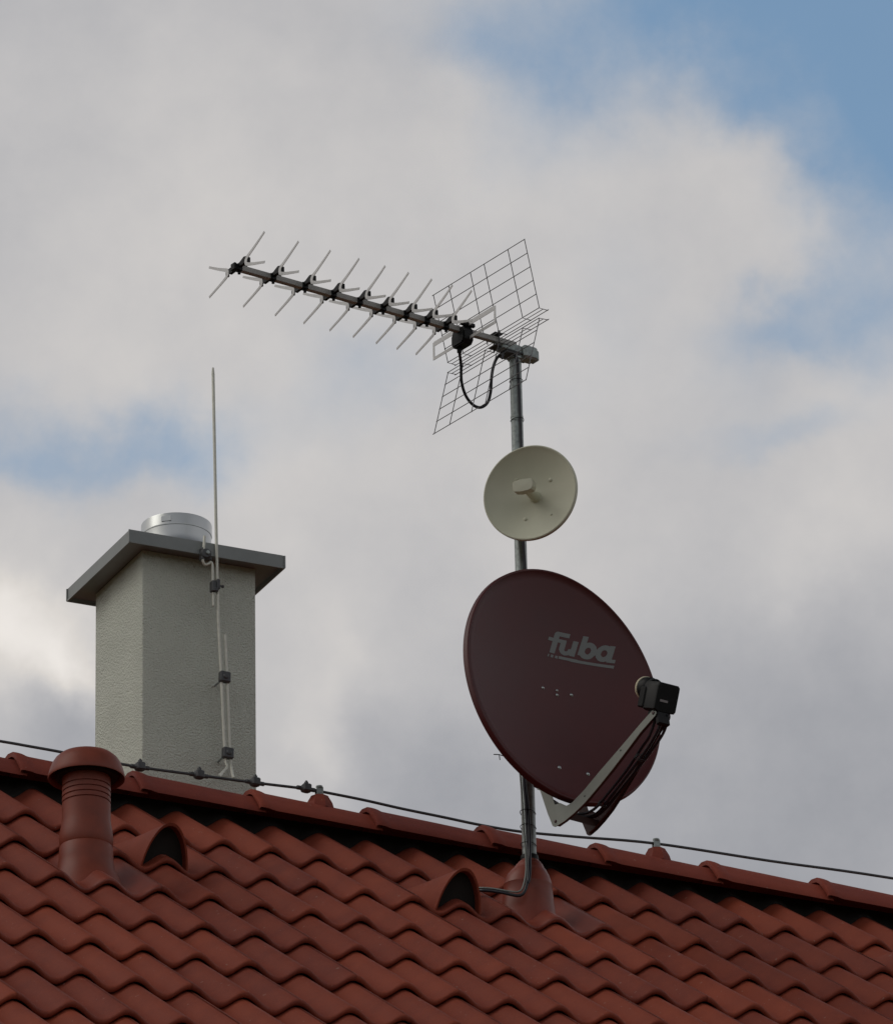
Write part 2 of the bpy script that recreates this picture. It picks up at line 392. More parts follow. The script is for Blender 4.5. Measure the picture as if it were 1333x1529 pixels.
# plastic base tile and weather collar for the mast
b = MB(); tile(b, 5, 2)
mast_x, mast_y = .886, -.452
pr_ = [(.0235, -.195), (.029, -.203), (.0325, -.206), (.033, -.210), (.038, -.214), (.039, -.218), (.044, -.222), (.045, -.226), (.050, -.231), (.058, -.246), (.064, -.262), (.067, -.275), (.0685, -.279), (.0675, -.281), (.070, -.31), (.073, -.34), (.080, -.40), (.10, -.45)]
n0 = len(b.v); pr_ = [(q * (.94 if q > .04 else 1), z) for q, z in pr_]; b.lathe(pr_, (mast_x, mast_y, 0), n=56)
for q in range(n0, len(b.v)):
    p = b.v[q]
    if p.x < mast_x and p.z < -.2:
        b.v[q] = V((mast_x + (p.x - mast_x) * (1 + .24 * min(1, (-.2 - p.z) / .05)), p.y, p.z - .0))
fl = build('mast_flashing', b, m_flash, roof, origin=(mast_x, mast_y, -.3), fix=False, sharp=50)
tag(fl, 'glossy red plastic base tile sealed round the foot of the mast')
b = MB(); b.lathe([(.019, -.182), (.0245, -.184), (.026, -.19), (.0265, -.206), (.034, -.210), (.030, -.214)], (mast_x, mast_y, 0)); build('rubber_collar', b, m_black, fl)
# vent pipe
vp = tag(empty('vent_pipe', (-.598, -.724, -.52), house), 'red plastic vent pipe with a mushroom cap')
b = MB(); tile(b, -5, 3); build('base_tile', b, m_flash, vp, fix=False, sharp=50)
b = MB(); PX, PY = -.598, -.724
pp = [(.110, -.62), (.092, -.575), (.080, -.55), (.0755, -.52), (.0735, -.482), (.0715, -.478), (.0735, -.474), (.0745, -.455), (.0725, -.435), (.069, -.415), (.0672, -.40), (.0668, -.355)]
for k in range(4):
    zb = -.352 + k * .0155; pp += [(.0668, zb), (.0635, zb + .001), (.0635, zb + .0035), (.0668, zb + .0045)]
pp += [(.0668, -.28), (.066, -.23), (0, -.23)]
b.lathe(pp, (PX, PY, 0), n=64)
b.lathe([(.001, -.055), (.018, -.055), (.022, -.05), (.022, 0)], V((PX - .03, PY - .02, -.46)), (-.75, -.6, .1), 24)
build('pipe', b, m_plastic, vp, fix=False)
b = MB(); hz = -.268
b.lathe([(q * .965, z) for q, z in [(0, hz + .072), (.03, hz + .0712), (.056, hz + .067), (.076, hz + .059), (.090, hz + .047), (.099, hz + .033), (.1045, hz + .018), (.1085, hz + .004), (.1105, hz - .006), (.1095, hz - .0095), (.106, hz - .008), (.100, hz + .012), (.090, hz + .036), (.07, hz + .050), (0, hz + .053)]], (PX, PY, 0), n=72)
build('pipe_cap', b, m_plastic, vp, fix=False, sharp=60)
b = MB(); b.lathe([(.066, -.276), (.084, -.276), (.086, -.272), (.084, -.225)], (PX, PY, 0), n=48); build('vent_screen', b, m_void, vp, fix=False)

# ------------------------------------------------------------------ chimney
cx0, cy0, cw, cdp, cht = -.0037, .3942, .5052, .4886, .0435
chim = tag(empty('chimney', (.2489, .6385, 0), house), 'square chimney in pale rough render under a grey sheet metal cover')
b = MB(); bx, by, ba, bb = .0638, .4556, .3698, .3676; zt = .999; r0 = .004
cor = [(bx, by), (bx + ba, by), (bx + ba, by + bb), (bx, by + bb)]
ring = []
for (x, y), (sx, sy) in zip(cor, ((1, 1), (-1, 1), (-1, -1), (1, -1))):
    ps = [(x, y + sy * r0), (x + sx * r0 * .3, y + sy * r0 * .3), (x + sx * r0, y)]
    ring += ps if sx == sy else ps[::-1]
b.grid([[V((x, y, z)) for x, y in ring] for z in (-1.4, 0, .5, zt)], True)
build('shaft', b, m_render, chim, sharp=60)
b = MB(); c0 = V((cx0 + cw / 2, cy0 + cdp / 2, 1.0316)); lip = .0025; zt = 1.0316; zb = zt - cht
def rect(ins, z): return [V((cx0 + ins, cy0 + ins, z)), V((cx0 + cw - ins, cy0 + ins, z)), V((cx0 + cw - ins, cy0 + cdp - ins, z)), V((cx0 + ins, cy0 + cdp - ins, z))]
b.grid([rect(.25 if False else .12, zt + .014), rect(.004, zt + .001), rect(.0, zt - .002), rect(0, zb + .007), rect(-.0018, zb + .006), rect(-.0018, zb), rect(.004, zb), rect(.006, zb + .012), rect(.066, zb + .012)], True)
b.add(rect(.12, zt + .014), [(0, 1, 2, 3)])
cv = build('chimney_cover', b, m_capm, chim, sharp=20)
for x, y, sx, sy in ((cx0, cy0, -1, -1), (cx0 + cw, cy0, 1, -1), (cx0, cy0 + cdp, -1, 1)):
    b = MB(); b.box((x + sx * .0005, y + sy * .0005, zt - cht / 2), (1, 0, 0), (0, 1, 0), (0, 0, 1), .005, .005, cht - .004)
    build('corner_seam', b, m_capm, cv, smooth=False)
b = MB(); fx, fy = .2535, .640
b.lathe([(.103, 1.05), (.103, 1.182), (.105, 1.184), (.1072, 1.1835), (.1078, 1.181), (.1076, 1.150), (.1080, 1.148), (.1074, 1.146), (.1062, 1.1455), (.1060, 1.120), (.1068, 1.108), (.111, 1.090), (.119, 1.070), (.132, 1.045)], (fx, fy, 0), n=96)
fo = build('flue', b, m_steel, chim, fix=False)
b = MB(); b.box((fx - .0690, fy - .0828, 1.165), (.77, -.64, 0), (.64, .77, 0), (0, 0, 1), .03, .003, .016); build('flue_plate', b, m_steel, fo, smooth=False)

# ------------------------------------------------------------------ lightning protection
RYF = .385
lr = tag(empty('lightning_rod', (.30, RYF, .30)), 'tall thin aluminium lightning rod rising up the front of the chimney and above its cover', 'lightning rod')
b = MB()
b.tube([(.2651, RYF, 1.6095), (.2655, RYF, 1.59), (.2745, RYF, 1.0537), (.2800, RYF, .78), (.2884, RYF, .6201), (.2975, RYF, .4063), (.3020, RYF, .3340)],
       [.003, .0048, .0048, .0045, .0048, .0048, .0048], 12)
b.tube(smooth_path([(.3020, RYF, .334), (.3028, RYF - .002, .322), (.3015, RYF - .012, .309), (.288, RYF - .04, .289), (.228, .235, .227), (.1535, .092, .1475)], 6), .0042, 10)
build('rod', b, m_rod, lr)
rod2 = tag(empty('earthing_rod', (.315, RYF, .30)), 'short thin metal rod clamped beside the lightning rod low on the chimney front', 'metal rod')
b = MB(); b.tube([(.3015, RYF, .735), (.3099, RYF, .5372), (.3155, RYF, .3663)], .0046, 12)
b.tube(smooth_path([(.3155, RYF, .3663), (.3168, RYF - .002, .327), (.3155, RYF - .012, .309), (.302, RYF - .045, .287), (.258, .235, .228), (.200, .092, .150)], 6), .0042, 10)
build('rod', b, m_rod, rod2)
def wall_clamp(x, z, lab):
    c = empty('wall_clamp', (x, by, z)); tag(c, lab, 'clamp', 'square rod clamps on the chimney')
    b = MB(); b.box((x, RYF - .004, z), (1, 0, -.03), (0, 1, 0), (.03, 0, 1), .034, .020, .034, .003)
    b.lathe([(.0, -.0045), (.006, -.004), (.010, 0)], (x, RYF - .0142, z), (0, 1, 0), 16)
    build('clamp_body', b, m_dark, c)
    b = MB(); b.tube([(x, RYF + .006, z), (x, by + .01, z)], .0032, 8); build('wall_screw', b, m_galv, c)
wall_clamp(.2985, .5955, 'upper of the two square dark clamps joining the paired rods on the chimney front')
wall_clamp(.3075, .3525, 'lower square dark clamp joining the paired rods just above the ridge wire')
cj = tag(empty('cross_clamp', (.270, RYF, .885)), 'dark double clamp with a side screw holding the rod under the chimney cover', 'clamp')
b = MB()
b.box((.2625, RYF - .002, .884), (1, 0, 0), (0, 1, 0), (0, 0, 1), .015, .022, .036, .003)
b.box((.2765, RYF - .002, .892), (1, 0, 0), (0, 1, 0), (0, 0, 1), .012, .022, .034, .003)
b.box((.267, RYF - .008, .872), (1, 0, 0), (0, 1, 0), (0, 0, 1), .018, .014, .012, .002)
build('clamp_body', b, m_dark, cj)
b = MB(); b.tube([(.281, RYF - .004, .890), (.291, RYF - .004, .889)], .0028, 8); b.tube([(.290, RYF - .004, .889), (.296, RYF - .004, .8885)], .0048, 8); build('screw', b, m_dark, cj)
cc_ = tag(empty('cover_clamp', (.236, RYF, .985)), 'dark round clamp gripping the lower edge of the chimney cover', 'clamp')
b = MB(); b.lathe([(0, -.012), (.013, -.011), (.017, -.006), (.0175, .006), (.014, .009), (0, .010)], (.238, RYF - .004, .985), (.25, 1, 0), 24)
b.box((.229, RYF + .002, .985), (1, 0, 0), (0, 1, 0), (0, 0, 1), .012, .022, .040, .002)
b.box((.252, RYF + .004, .978), (1, 0, -.3), (0, 1, 0), (.3, 0, 1), .018, .010, .008, .001)
build('clamp_body', b, m_dark, cc_)
b = MB(); b.lathe([(0, -.006), (.006, -.006), (.007, 0)], (.240, RYF - .016, .986), (0.25, 1, 0), 6); build('bolt', b, m_galv, cc_)
bw = tag(empty('bonding_wire', (.264, RYF, .90)), 'short bent wire linking the chimney cover clamp down to the lightning rod', 'wire')
b = MB(); b.tube(smooth_path([(.2345, RYF - .004, 1.044), (.2305, RYF - .006, .998), (.2285, RYF - .004, .965), (.236, RYF, .953), (.2480, RYF, .957), (.2555, RYF, .964), (.2605, RYF, .958), (.2620, RYF, .94), (.2630, RYF, .89), (.2642, RYF, .822)], 6), .0042, 10)
build('wire', b, m_rod, bw)
# conductor along the ridge
WP = [(-2.9, .09, .152), (-1.6, .09, .150), (-.9, .09, .1525), (-.5323, .09, .1503), (-.4495, .09, .1488), (-.3456, .09, .1464), (-.2204, .09, .141), (-.0988, .09, .1375), (.0881, .09, .1415), (.2652, .09, .1455), (.43, .09, .1515), (.4707, .09, .1505), (.6086, .09, .1450), (.7383, .09, .1362), (.8688, .09, .1300), (.9998, .09, .1232), (1.1316, .09, .1225), (1.3087, .09, .1335), (1.5746, .09, .1519), (1.9607, .09, .1537), (2.3804, .09, .1597), (3.2, .09, .148), (4.6, .09, .152), (6.1, .09, .15)]
b = MB(); b.tube(smooth_path(WP, 6), .0042, 10)
tag(build('lightning_wire', b, m_dark, fix=False), 'thin dark lightning conductor wire strung just above the roof ridge', 'wire')
def wz_at(x):
    for a, c in zip(WP, WP[1:]):
        if a[0] <= x <= c[0]: return a[2] + (c[2] - a[2]) * (x - a[0]) / (c[0] - a[0])
cl_l = ['leftmost clamp on the ridge wire, next to the red vent pipe', 'clamp on the ridge wire midway across the foot of the chimney', 'clamp on the ridge wire at the right corner of the chimney foot', 'clamp on the ridge wire against the sky beside the left wire holder']
pc = None
for k, x in enumerate((-.0975, .0881, .2660, .4290)):
    if pc is None:
        pc = empty('wire_clamp', (x, RY, wz_at(x))); z0 = wz_at(x)
        b = MB(); b.lathe([(0.0045, -.030), (.0065, -.028), (.0065, -.016), (.010, -.013), (.013, -.006), (.0135, 0), (.013, .007), (.010, .014), (.0065, .017), (.0065, .029), (.0045, .031)], (x, RY, z0), (1, 0, .02), 16)
        b.box((x, RY - .003, z0 + .001), (1, 0, 0), (0, 1, 0), (0, 0, 1), .026, .026, .024, .003)
        pb = build('clamp_body', b, m_dark, pc)
        b = MB(); b.tube([(x, RY - .004, z0 + .01), (x, RY - .004, z0 + .024)], .0035, 8); b.lathe([(.0035, .013), (.0068, .0135), (.0068, .0195), (.004, .0205), (0, .021)], (x, RY - .004, z0), (0, 0, 1), 6)
        pn = build('nut', b, m_dark, pc); cur = pc
    else:
        cur = pc.copy(); COL.objects.link(cur); cur.location = (x, RY, wz_at(x)); cur.rotation_euler = (rnd.uniform(-.3, .1), .02, rnd.uniform(-.05, .05))
        for ch in (pb, pn):
            q = ch.copy(); COL.objects.link(q); q.parent = cur
    tag(cur, cl_l[k], 'clamp', 'clamps on the ridge wire')
ph = None
for x, lab in ((.4725, 'red wire holder on the ridge just right of the chimney'), (1.5760, 'red wire holder on the ridge right of the satellite dish'), (2.95, 'red wire holder on the ridge beyond the right edge'), (-1.15, 'red wire holder on the ridge beyond the left edge')):
    if ph is None:
        ph = empty('wire_holder', (x, RY, RZ))
        b = MB(); b.lathe([(.046, -.022), (.041, -.004), (.037, .004), (.030, .016), (.027, .022), (.018, .026), (0, .027)], (x, RY, RZ), n=8); hb = build('holder_base', b, m_ridge, ph, sharp=30)
        b = MB(); b.box((x, RY - .004, RZ + .038), (1, 0, 0), (0, 1, 0), (0, 0, 1), .021, .003, .030, 0); b.box((x, RY + .007, RZ + .036), (1, 0, 0), (0, 1, 0), (0, 0, 1), .021, .003, .026, 0)
        b.lathe([(0, .050), (.009, .0505), (.0105, .053), (.010, .0565), (0, .0575)], (x, RY, RZ), n=12)
        hk = build('holder_bracket', b, m_galv, ph); cur = ph
    else:
        cur = ph.copy(); COL.objects.link(cur); cur.location = (x, RY, RZ)
        for ch in (hb, hk):
            q = ch.copy(); COL.objects.link(q); q.parent = cur
    tag(cur, lab, 'wire holder', 'red wire holders on the ridge')

# ------------------------------------------------------------------ mast
def mx_(z): return V((.886 - (z + .19) * .0066, mast_y, z))
mast = tag(empty('antenna_mast', mx_(-.30)), 'upright galvanised steel mast carrying the antenna and both dishes above the roof', 'mast')
b = MB(); b.tube([mx_(-.33), mx_(.12)], .0205, 28); b.tube([mx_(.12), mx_(1.42)], .0180, 28)
build('pole', b, m_galv, mast)
b = MB(); b.lathe([(.0181, -.004), (.0190, -.003), (.0190, .003), (.0181, .004)], mx_(1.2), n=28); build('seam_band', b, m_galv, mast)
def onm(z, a, b_): return mx_(z) + r_ * a - h_ * b_
for z in (1.315, 1.188, .86, -.055, -.10, -.155, -.20):
    b = MB(); lo = z < .12; ring = []
    for t in np.linspace(0, 2 * math.pi, 41):
        rho_ = (.0212 if lo else .0188) + (.019 if lo else .0085) * max(0, math.cos(t - (math.pi / 2 + (.25 if lo else -.35)))) ** 3
        ring.append(onm(z, rho_ * math.cos(t), rho_ * math.sin(t)))
    b.tube(ring, .0011, 6); build('cable_tie', b, m_black, mast)

# ------------------------------------------------------------------ UHF antenna
O_ = V((.824, -.452, 1.439)); B_ = V((-.9820, -.1885, -.0163)).normalized(); Q_ = V((.1885, -.9821, 0)).normalized(); U_ = B_.cross(Q_).normalized()
if U_.z < 0: U_ = -U_
def A(s, q, z): return O_ + B_ * s + Q_ * q + V((0, 0, z))
ant = tag(empty('tv_antenna', O_), 'long horizontal antenna with x shaped elements and a wire grid reflector on the mast top', 'antenna')
b = MB(); b.box(A(.445, 0, 0), B_, Q_, U_, 1.01, .0165, .0180, .0015); build('boom', b, m_boom, ant)
b = MB(); b.box(A(.951, 0, 0), B_, Q_, U_, .010, .022, .024, .003); build('boom_end_cap', b, m_black, ant)
DS = [.936, .817, .7045, .603, .510, .426, .343, .268, .1985]
arm = [(.141, .058), (.12, .0465), (.10, .0360), (.08, .0260), (.064, .0185), (.052, .0125), (.0470, .0050), (.0468, -.0030), (.053, -.0095), (.067, -.0150), (.086, -.0215), (.11, -.0290), (.141, -.0385)]
d0 = empty('director', A(DS[0], 0, 0), ant)
b = MB(); s0 = DS[0]
b.box(A(s0, 0, .000), B_, Q_, U_, .022, .0190, .0205, .002)
b.prism([A(s0 + .004, q, z) for q, z in ((-.044, .002), (-.040, -.004), (-.010, -.002), (.010, .000), (.044, .002), (.044, .020), (.034, .022), (.012, .0125), (-.012, .0115), (-.034, .014), (-.044, .013))], -B_ * .010)
b.box(A(s0 - .020, 0, .0115), B_, Q_, U_, .022, .009, .005, .001)
b.tube([A(s0 - .004, 0, -.009), A(s0 - .004, 0, -.018)], .0045, 10)
for sg in (1, -1): b.box(A(s0 + .000, sg * .0535, .003), B_, Q_, U_, .010, .0065, .020, .001)
dp = [build('director_bracket', b, m_black, d0)]
for sg in (1, -1):
    b = MB(); pth = smooth_path([V((q, z, 0)) for q, z in arm], 3); rows = []
    for k, p in enumerate(pth):
        t = (pth[min(k + 1, len(pth) - 1)] - pth[max(k - 1, 0)]).normalized(); nn_ = V((-t.y, t.x, 0)); ww = .0036 + .0026 * max(0, 1 - abs(k / (len(pth) - 1) - .5) * 2.2)
        rows.append([A(s0 + e, sg * (p.x + nn_.x * f), p.y + nn_.y * f) for f, e in ((ww, .0052), (-ww, .0052), (-ww, .0036), (ww, .0036))])
    b.grid(rows, True); b.add(rows[0], [(3, 2, 1, 0)]); b.add(rows[-1], [(0, 1, 2, 3)]); dp.append(build('element', b, m_alu, d0, sharp=30))
for s_ in DS[1:]:
    c = d0.copy(); COL.objects.link(c); c.parent = ant; c.location = B_ * s_
    for ch in dp:
        q = ch.copy(); COL.objects.link(q); q.parent = c
# folded dipole
b = MB(); sD = .128; zD = -.006
lp = [(.02, .024), (.150, .024), (.155, .019), (.155, -.019), (.150, -.024), (.02, -.024)]
for sg in (1, -1):
    b.strip([A(sD, sg * q, z + zD - .001) for q, z in lp[:2]], U_, .0150, .0014)
    b.strip([A(sD, sg * q, z + zD) for q, z in lp[4:]], U_, .0095, .0014)
    b.strip([A(sD, sg * .1525, zD + .0285), A(sD, sg * .1525, zD - .0285)], Q_, .0085, .0014)
build('dipole', b, m_alu, ant, smooth=False)
b = MB(); hexp = [(-.042, -.012), (-.042, -.040), (-.034, -.054), (.024, -.054), (.036, -.040), (.036, -.004), (.026, .010), (-.030, .010)]
s1 = .150
hexp = [(q * .84 - .003, z * .86 - .002) for q, z in hexp]
b.prism([A(s1 - .004, q, z) for q, z in hexp], -B_ * .030); b.prism([A(s1, q * .86 - .001, z * .84 - .004) for q, z in hexp], -B_ * .038)
b.box(A(.130, .02, .014), B_, Q_, U_, .05, .012, .012, .002)
b.tube([A(.131, -.020, -.042), A(.131, -.022, -.062)], [.0085, .0070], 12)
build('junction_box', b, m_black, ant, sharp=30)
# wire grid reflectors
HWQ = .228; fr_ = [0, .17, .41, .56, .82, 1]
for up_, (topB, topZ, bB, bZ, lB, lZ) in ((1, (.072, .223, .023, .0125, -.008, .0125)), (0, (.0785, -.2345, .0235, -.0205, -.008, -.0185))):
    b = MB(); rw = .00135
    for k in range(6):
        t = k / 5; b.tube([A(topB + (bB - topB) * t, -HWQ - (.004 if k == 0 else 0), topZ + (bZ - topZ) * t), A(topB + (bB - topB) * t, HWQ + (.004 if k == 0 else 0), topZ + (bZ - topZ) * t)], rw, 6)
    b.tube([A(lB, -HWQ - .006, lZ), A(lB, HWQ + .006, lZ)], rw, 6)
    b.tube([A(.5 * (lB + bB), -HWQ, .5 * (lZ + bZ)), A(.5 * (lB + bB), HWQ, .5 * (lZ + bZ))], rw * .9, 6)
    for f in fr_:
        q = -HWQ + 2 * HWQ * f; b.tube([A(topB - .0018, q, topZ), A(bB - .0018, q, bZ), A(lB - .002, q, lZ)], rw, 6)
    build('reflector_grid', b, m_wire, ant, fix=False)
b = MB()
b.box(A(.012, 0, .017), B_, Q_, U_, .030, .034, .004, .001); b.box(A(.012, 0, -.024), B_, Q_, U_, .032, .036, .004, .001)
for q in (-.0135, .0135): b.tube([A(.010, q, .026), A(.010, q, -.036)], .0022, 8)
for q in (-.0135, .0135): b.lathe([(0, .021), (.0045, .021), (.0045, .026), (0, .0265)], A(.010, q, 0), (0, 0, 1), 6)
b.tube(smooth_path([A(.028, -.020, -.010), A(.026, -.026, .006), A(.022, -.016, .018)], 4), .0018, 8)
build('reflector_clamp', b, m_dark, ant)
# boom to mast clamp
b = MB(); top = mx_(1.42)
b.lathe([(.0185, -.035), (.0225, -.034), (.0235, -.004), (.021, .006), (.013, .011), (0, .012)], top, n=24)
b.box(mx_(1.409) - B_ * .036 + Q_ * .012, B_, Q_, U_, .052, .044, .042, .006)
b.box(mx_(1.405) - B_ * .062 + Q_ * .014, B_, Q_, U_, .012, .034, .034, .004)
b.box(mx_(1.412) + B_ * .030, B_, Q_, U_, .052, .038, .012, .002)
build('mast_clamp', b, m_galv, ant, sharp=30)
b = MB()
b.box(mx_(1.397) + B_ * .022 - r_ * .0, B_, Q_, U_, .050, .050, .010, .002)
for q in (-.024, .024): b.tube([mx_(1.40) + Q_ * q + B_ * .045, mx_(1.40) + Q_ * q - B_ * .05], .003, 8)
b.tube([mx_(1.39) + B_ * .05 + Q_ * .01, mx_(1.372) + B_ * .058 + Q_ * .012], .0035, 8)
build('clamp_plate', b, m_dark, ant)
# antenna cable
b = MB()
cab = [A(.131, -.022, -.058), (.708, -.430, 1.350), (.718, -.411, 1.304), (.738, -.397, 1.268), (.766, -.388, 1.247), (.791, -.388, 1.244), (.811, -.392, 1.262), (.817, -.402, 1.294), (.814, -.415, 1.33), (.815, -.428, 1.364), (.824, -.440, 1.392), (.842, -.462, 1.404)]
cab += [onm(1.395, -.004, .028), onm(1.37, .006, .026), onm(1.34, .0075, .0215), onm(1.2, .009, .0205), onm(1.0, .010, .0200), onm(.8, .0080, .021), onm(.66, .011, .0205), onm(.4, .008, .021), onm(.10, -.008, .026), onm(-.04, -.002, .032), onm(-.12, .001, .036), onm(-.18, .001, .040), onm(-.2165, .000, .052), onm(-.255, -.001, .072), onm(-.285, -.004, .084), onm(-.300, -.008, .088)]
b.tube(smooth_path(cab, 6), .0046, 12)
tag(build('antenna_cable', b, m_cable, fix=False), 'black coaxial cable hanging in a loop under the antenna and taped down the mast', 'cable')

# ------------------------------------------------------------------ small white dish
sn = V((-.7266, -.6822, -.0819)); su = V((.6845, -.7290, 0)); sv = sn.cross(su)
if sv.z < 0: sv = -sv
so_ = V((.8457, -.5906, .8941)); RS = .1446
sd = tag(empty('link_dish', so_), 'small round cream microwave dish with a stubby central feed on the mast', 'dish')
def SD(n_, u, v): return so_ + sn * n_ + su * u + sv * v
b = MB()
prof = [(0, -.040)]
for k in range(1, 17): q = k / 16 * .137; prof.append((q, -.040 + .040 * (q / .137) ** 2))
prof += [(.1385, .0015), (.1415, .0030), (.1446, .0015), (.1452, -.003), (.1446, -.011), (.1425, -.0125), (.1405, -.010), (.1385, -.006)]
for k in range(15, -1, -1): q = k / 16 * .137; prof.append((q, -.0445 + .040 * (q / .137) ** 2))
b.lathe(prof, so_, sn, 96); build('reflector', b, m_white, sd, fix=False, sharp=50)
b = MB()
b.tube([SD(-.042, .002, -.002), SD(-.030, .002, -.002), SD(.02, .001, 0), SD(.034, 0, .0)], [.019, .0145, .0120, .0125], 24)
hp = [(q * 1.22, z * 1.18) for q, z in [(-.0255, -.006), (-.022, -.0125), (-.008, -.015), (.012, -.0145), (.0215, -.0115), (.0255, -.004), (.0255, .010), (.021, .0155), (.004, .0175), (-.018, .0165), (-.0255, .011)]]
rot = .0
def HP(n_, k): return [SD(n_, (x * k), (y * k) + .003) for x, y in hp]
b.grid([HP(.028, .25), HP(.030, .90), HP(.032, 1.0), HP(.057, 1.0), HP(.0585, .985), HP(.0595, .94), HP(.0605, .2)], True)
b.add(HP(.0605, .2), [tuple(range(len(hp)))])
build('feed', b, m_white, sd, sharp=24, fix=False)
for u, v in ((.0545, .040), (-.029, -.069), (.054, -.070), (-.050, .058)):
    q = math.hypot(u, v); n_ = -.040 + .040 * (q / .137) ** 2
    rr_ = .0048 if (u, v) in ((.0545, .040), (-.029, -.069)) else .0028
    b = MB(); b.lathe([(rr_ * 1.25, -.0005), (rr_ * 1.2, .0015), (rr_, .0028), (rr_ * .5, .0036), (0, .0038)], SD(n_, u, v), sn, 14)
    build('bolt', b, m_white, sd)
b = MB(); mp = mx_(.895)
b.tube([SD(-.045, 0, 0), SD(-.075, .0, 0)], .03, 20); b.tube([SD(-.07, 0, 0), mp + V((0, 0, -.02)) + r_ * .0], .012, 10)
b.box(mp, su, sn, (0, 0, 1), .05, .052, .05, .004)
build('mount', b, m_dark, sd)
b = MB(); b.tube(smooth_path([onm(.93, -.014, .024), onm(.88, -.010, .0205), onm(.72, -.002, .0225), onm(.66, .000, .0225), onm(.55, .000, .022), onm(.3, -.010, .022), onm(.12, -.024, .020), onm(.05, -.020, .026), onm(-.035, -.0165, .030), onm(-.1175, -.0145, .033), onm(-.18, -.0115, .038), onm(-.2165, -.011, .052), onm(-.2549, -.012, .072), onm(-.290, -.0165, .087), onm(-.3184, -.0245, .093), onm(-.3290, -.036, .095), onm(-.3279, -.053, .093), onm(-.3218, -.0756, .088), onm(-.312, -.1097, .080), onm(-.3064, -.1382, .072), onm(-.305, -.163, .064), S(.655, 1.80 * L, .012), S(.61, 1.72 * L, .010)], 6), .0026, 10)
tag(build('network_cable', b, m_greycable, fix=False), 'pale grey cable running down the mast foot and across into the vent tile', 'cable')
b = MB(); b.tube(smooth_path([onm(.15, -.002, .024), onm(.0484, -.0101, .032), onm(-.0349, -.0066, .034), onm(-.1175, -.0050, .034), onm(-.1803, -.0035, .038), onm(-.2165, -.0038, .052), onm(-.2549, -.0049, .072), onm(-.2973, -.0099, .087), onm(-.3284, -.0184, .094), onm(-.3411, -.0321, .096), onm(-.3379, -.053, .094), onm(-.3298, -.0756, .089), onm(-.32, -.1097, .080), onm(-.3144, -.1382, .072), onm(-.313, -.163, .064), S(.655, 1.82 * L, .004), S(.61, 1.74 * L, .004)], 6), .0048, 10)
tag(build('feeder_cable', b, m_cable, fix=False), 'thick black cable down the mast foot bending left over the tiles into the vent tile', 'cable')

# ------------------------------------------------------------------ big satellite dish
az_, el_ = R(9.5), R(7)
dn = V((math.sin(az_) * math.cos(el_), -math.cos(az_) * math.cos(el_), math.sin(el_))); du = V((math.cos(az_), math.sin(az_), 0)); dv = dn.cross(du)
if dv.z < 0: dv = -dv
DO = V((.8985, -.681, .2605)); RU, RV, DD = .3395, .3760, .060
def DI(n_, u, v): return DO + dn * n_ + du * u + dv * v
def dsf(u, v): return -DD * (1 - (u / RU) ** 2 - (v / RV) ** 2)
dish = tag(empty('satellite_dish', DI(-.1, 0, 0)), 'large dark maroon offset satellite dish with a grey feed arm on the lower mast', 'satellite dish')
b = MB(); rows = []; NA = 120
def dring(k, n_): return [DI(n_, RU * k * math.cos(2 * math.pi * a / NA), RV * k * math.sin(2 * math.pi * a / NA)) for a in range(NA)]
for k in range(0, 21):
    q = max(.001, k / 20 * .972); rows.append(dring(q, -DD * (1 - q * q)))
rows += [dring(.978, -.0005), dring(.985, .0015), dring(.992, .0015), dring(.999, -.001), dring(1.002, -.006), dring(1.002, -.013), dring(1.006, -.0155), dring(1.004, -.018), dring(.990, -.017), dring(.982, -.012)]
for k in range(19, -1, -1):
    q = max(.001, k / 20 * .972); rows.append(dring(q, -.004 - DD * (1 - q * q)))
b.grid(rows, True); refl = build('reflector', b, m_dish, dish, fix=False, sharp=50)
# printed lettering on the reflector
def inlogo(x, v):
    x0 = x - .33 * (v - 135)
    def rc(a, c, d, e): return a <= x0 <= c and d <= v <= e
    if 119.5 <= v + (x - 100) * .008 <= 128.5 and 30 + (v - 120) * -.0 <= x - .33 * (v - 128) <= 211: return True
    if 119.5 <= v <= 128:
        xs = x - .33 * (v - 120)
        if -10.5 <= xs <= -6 or 0 <= xs <= 9 or 15 <= xs <= 24: return True
        return False
    if v < 130: return False
    # f
    if rc(-3, 15.5, 134, 196) : return True
    if rc(4, 48, 191, 204): return True
    if x0 <= 4 and v > 190 and (x0 - 8) ** 2 + (v - 193) ** 2 < 125: return True
    if rc(-19, 25, 171, 182): return True
    # u
    def arc(cx, cy, ro_x, ro_y, ri_x, ri_y):
        a = ((x0 - cx) / ro_x) ** 2 + ((v - cy) / ro_y) ** 2; c = ((x0 - cx) / ri_x) ** 2 + ((v - cy) / ri_y) ** 2
        return a <= 1 and c >= 1
    if rc(25, 43.5, 152, 182) or rc(64, 82, 137, 185): return True
    if v < 158 and arc(49, 157, 24, 22, 7, 9) and x0 < 66: return True
    # b
    if rc(90, 108, 145, 206): return True
    if arc(119, 162.5, 27.5, 27, 9.5, 11): return True
    # a
    if arc(171, 162, 26.5, 26.5, 9.5, 11): return True
    if rc(182, 199, 141, 188): return True
    if rc(185, 212, 136, 147): return True
    return False
b = MB(); st = 1.1; idx = {}
nx, ny = int(250 / st), int(92 / st)
def vi(i, j):
    if (i, j) not in idx:
        x, v = -22 + i * st, 117 + j * st; idx[(i, j)] = len(b.v); b.v.append(DI(dsf(x / 1000, v / 1000) + .0007, x / 1000, v / 1000)); b.t.append(.5)
    return idx[(i, j)]
for i in range(nx):
    for j in range(ny):
        if inlogo(-22 + (i + .5) * st, 117 + (j + .5) * st): b.f.append((vi(i, j), vi(i + 1, j), vi(i + 1, j + 1), vi(i, j + 1)))
build('lettering', b, m_logo, refl, fix=False)
b0 = None
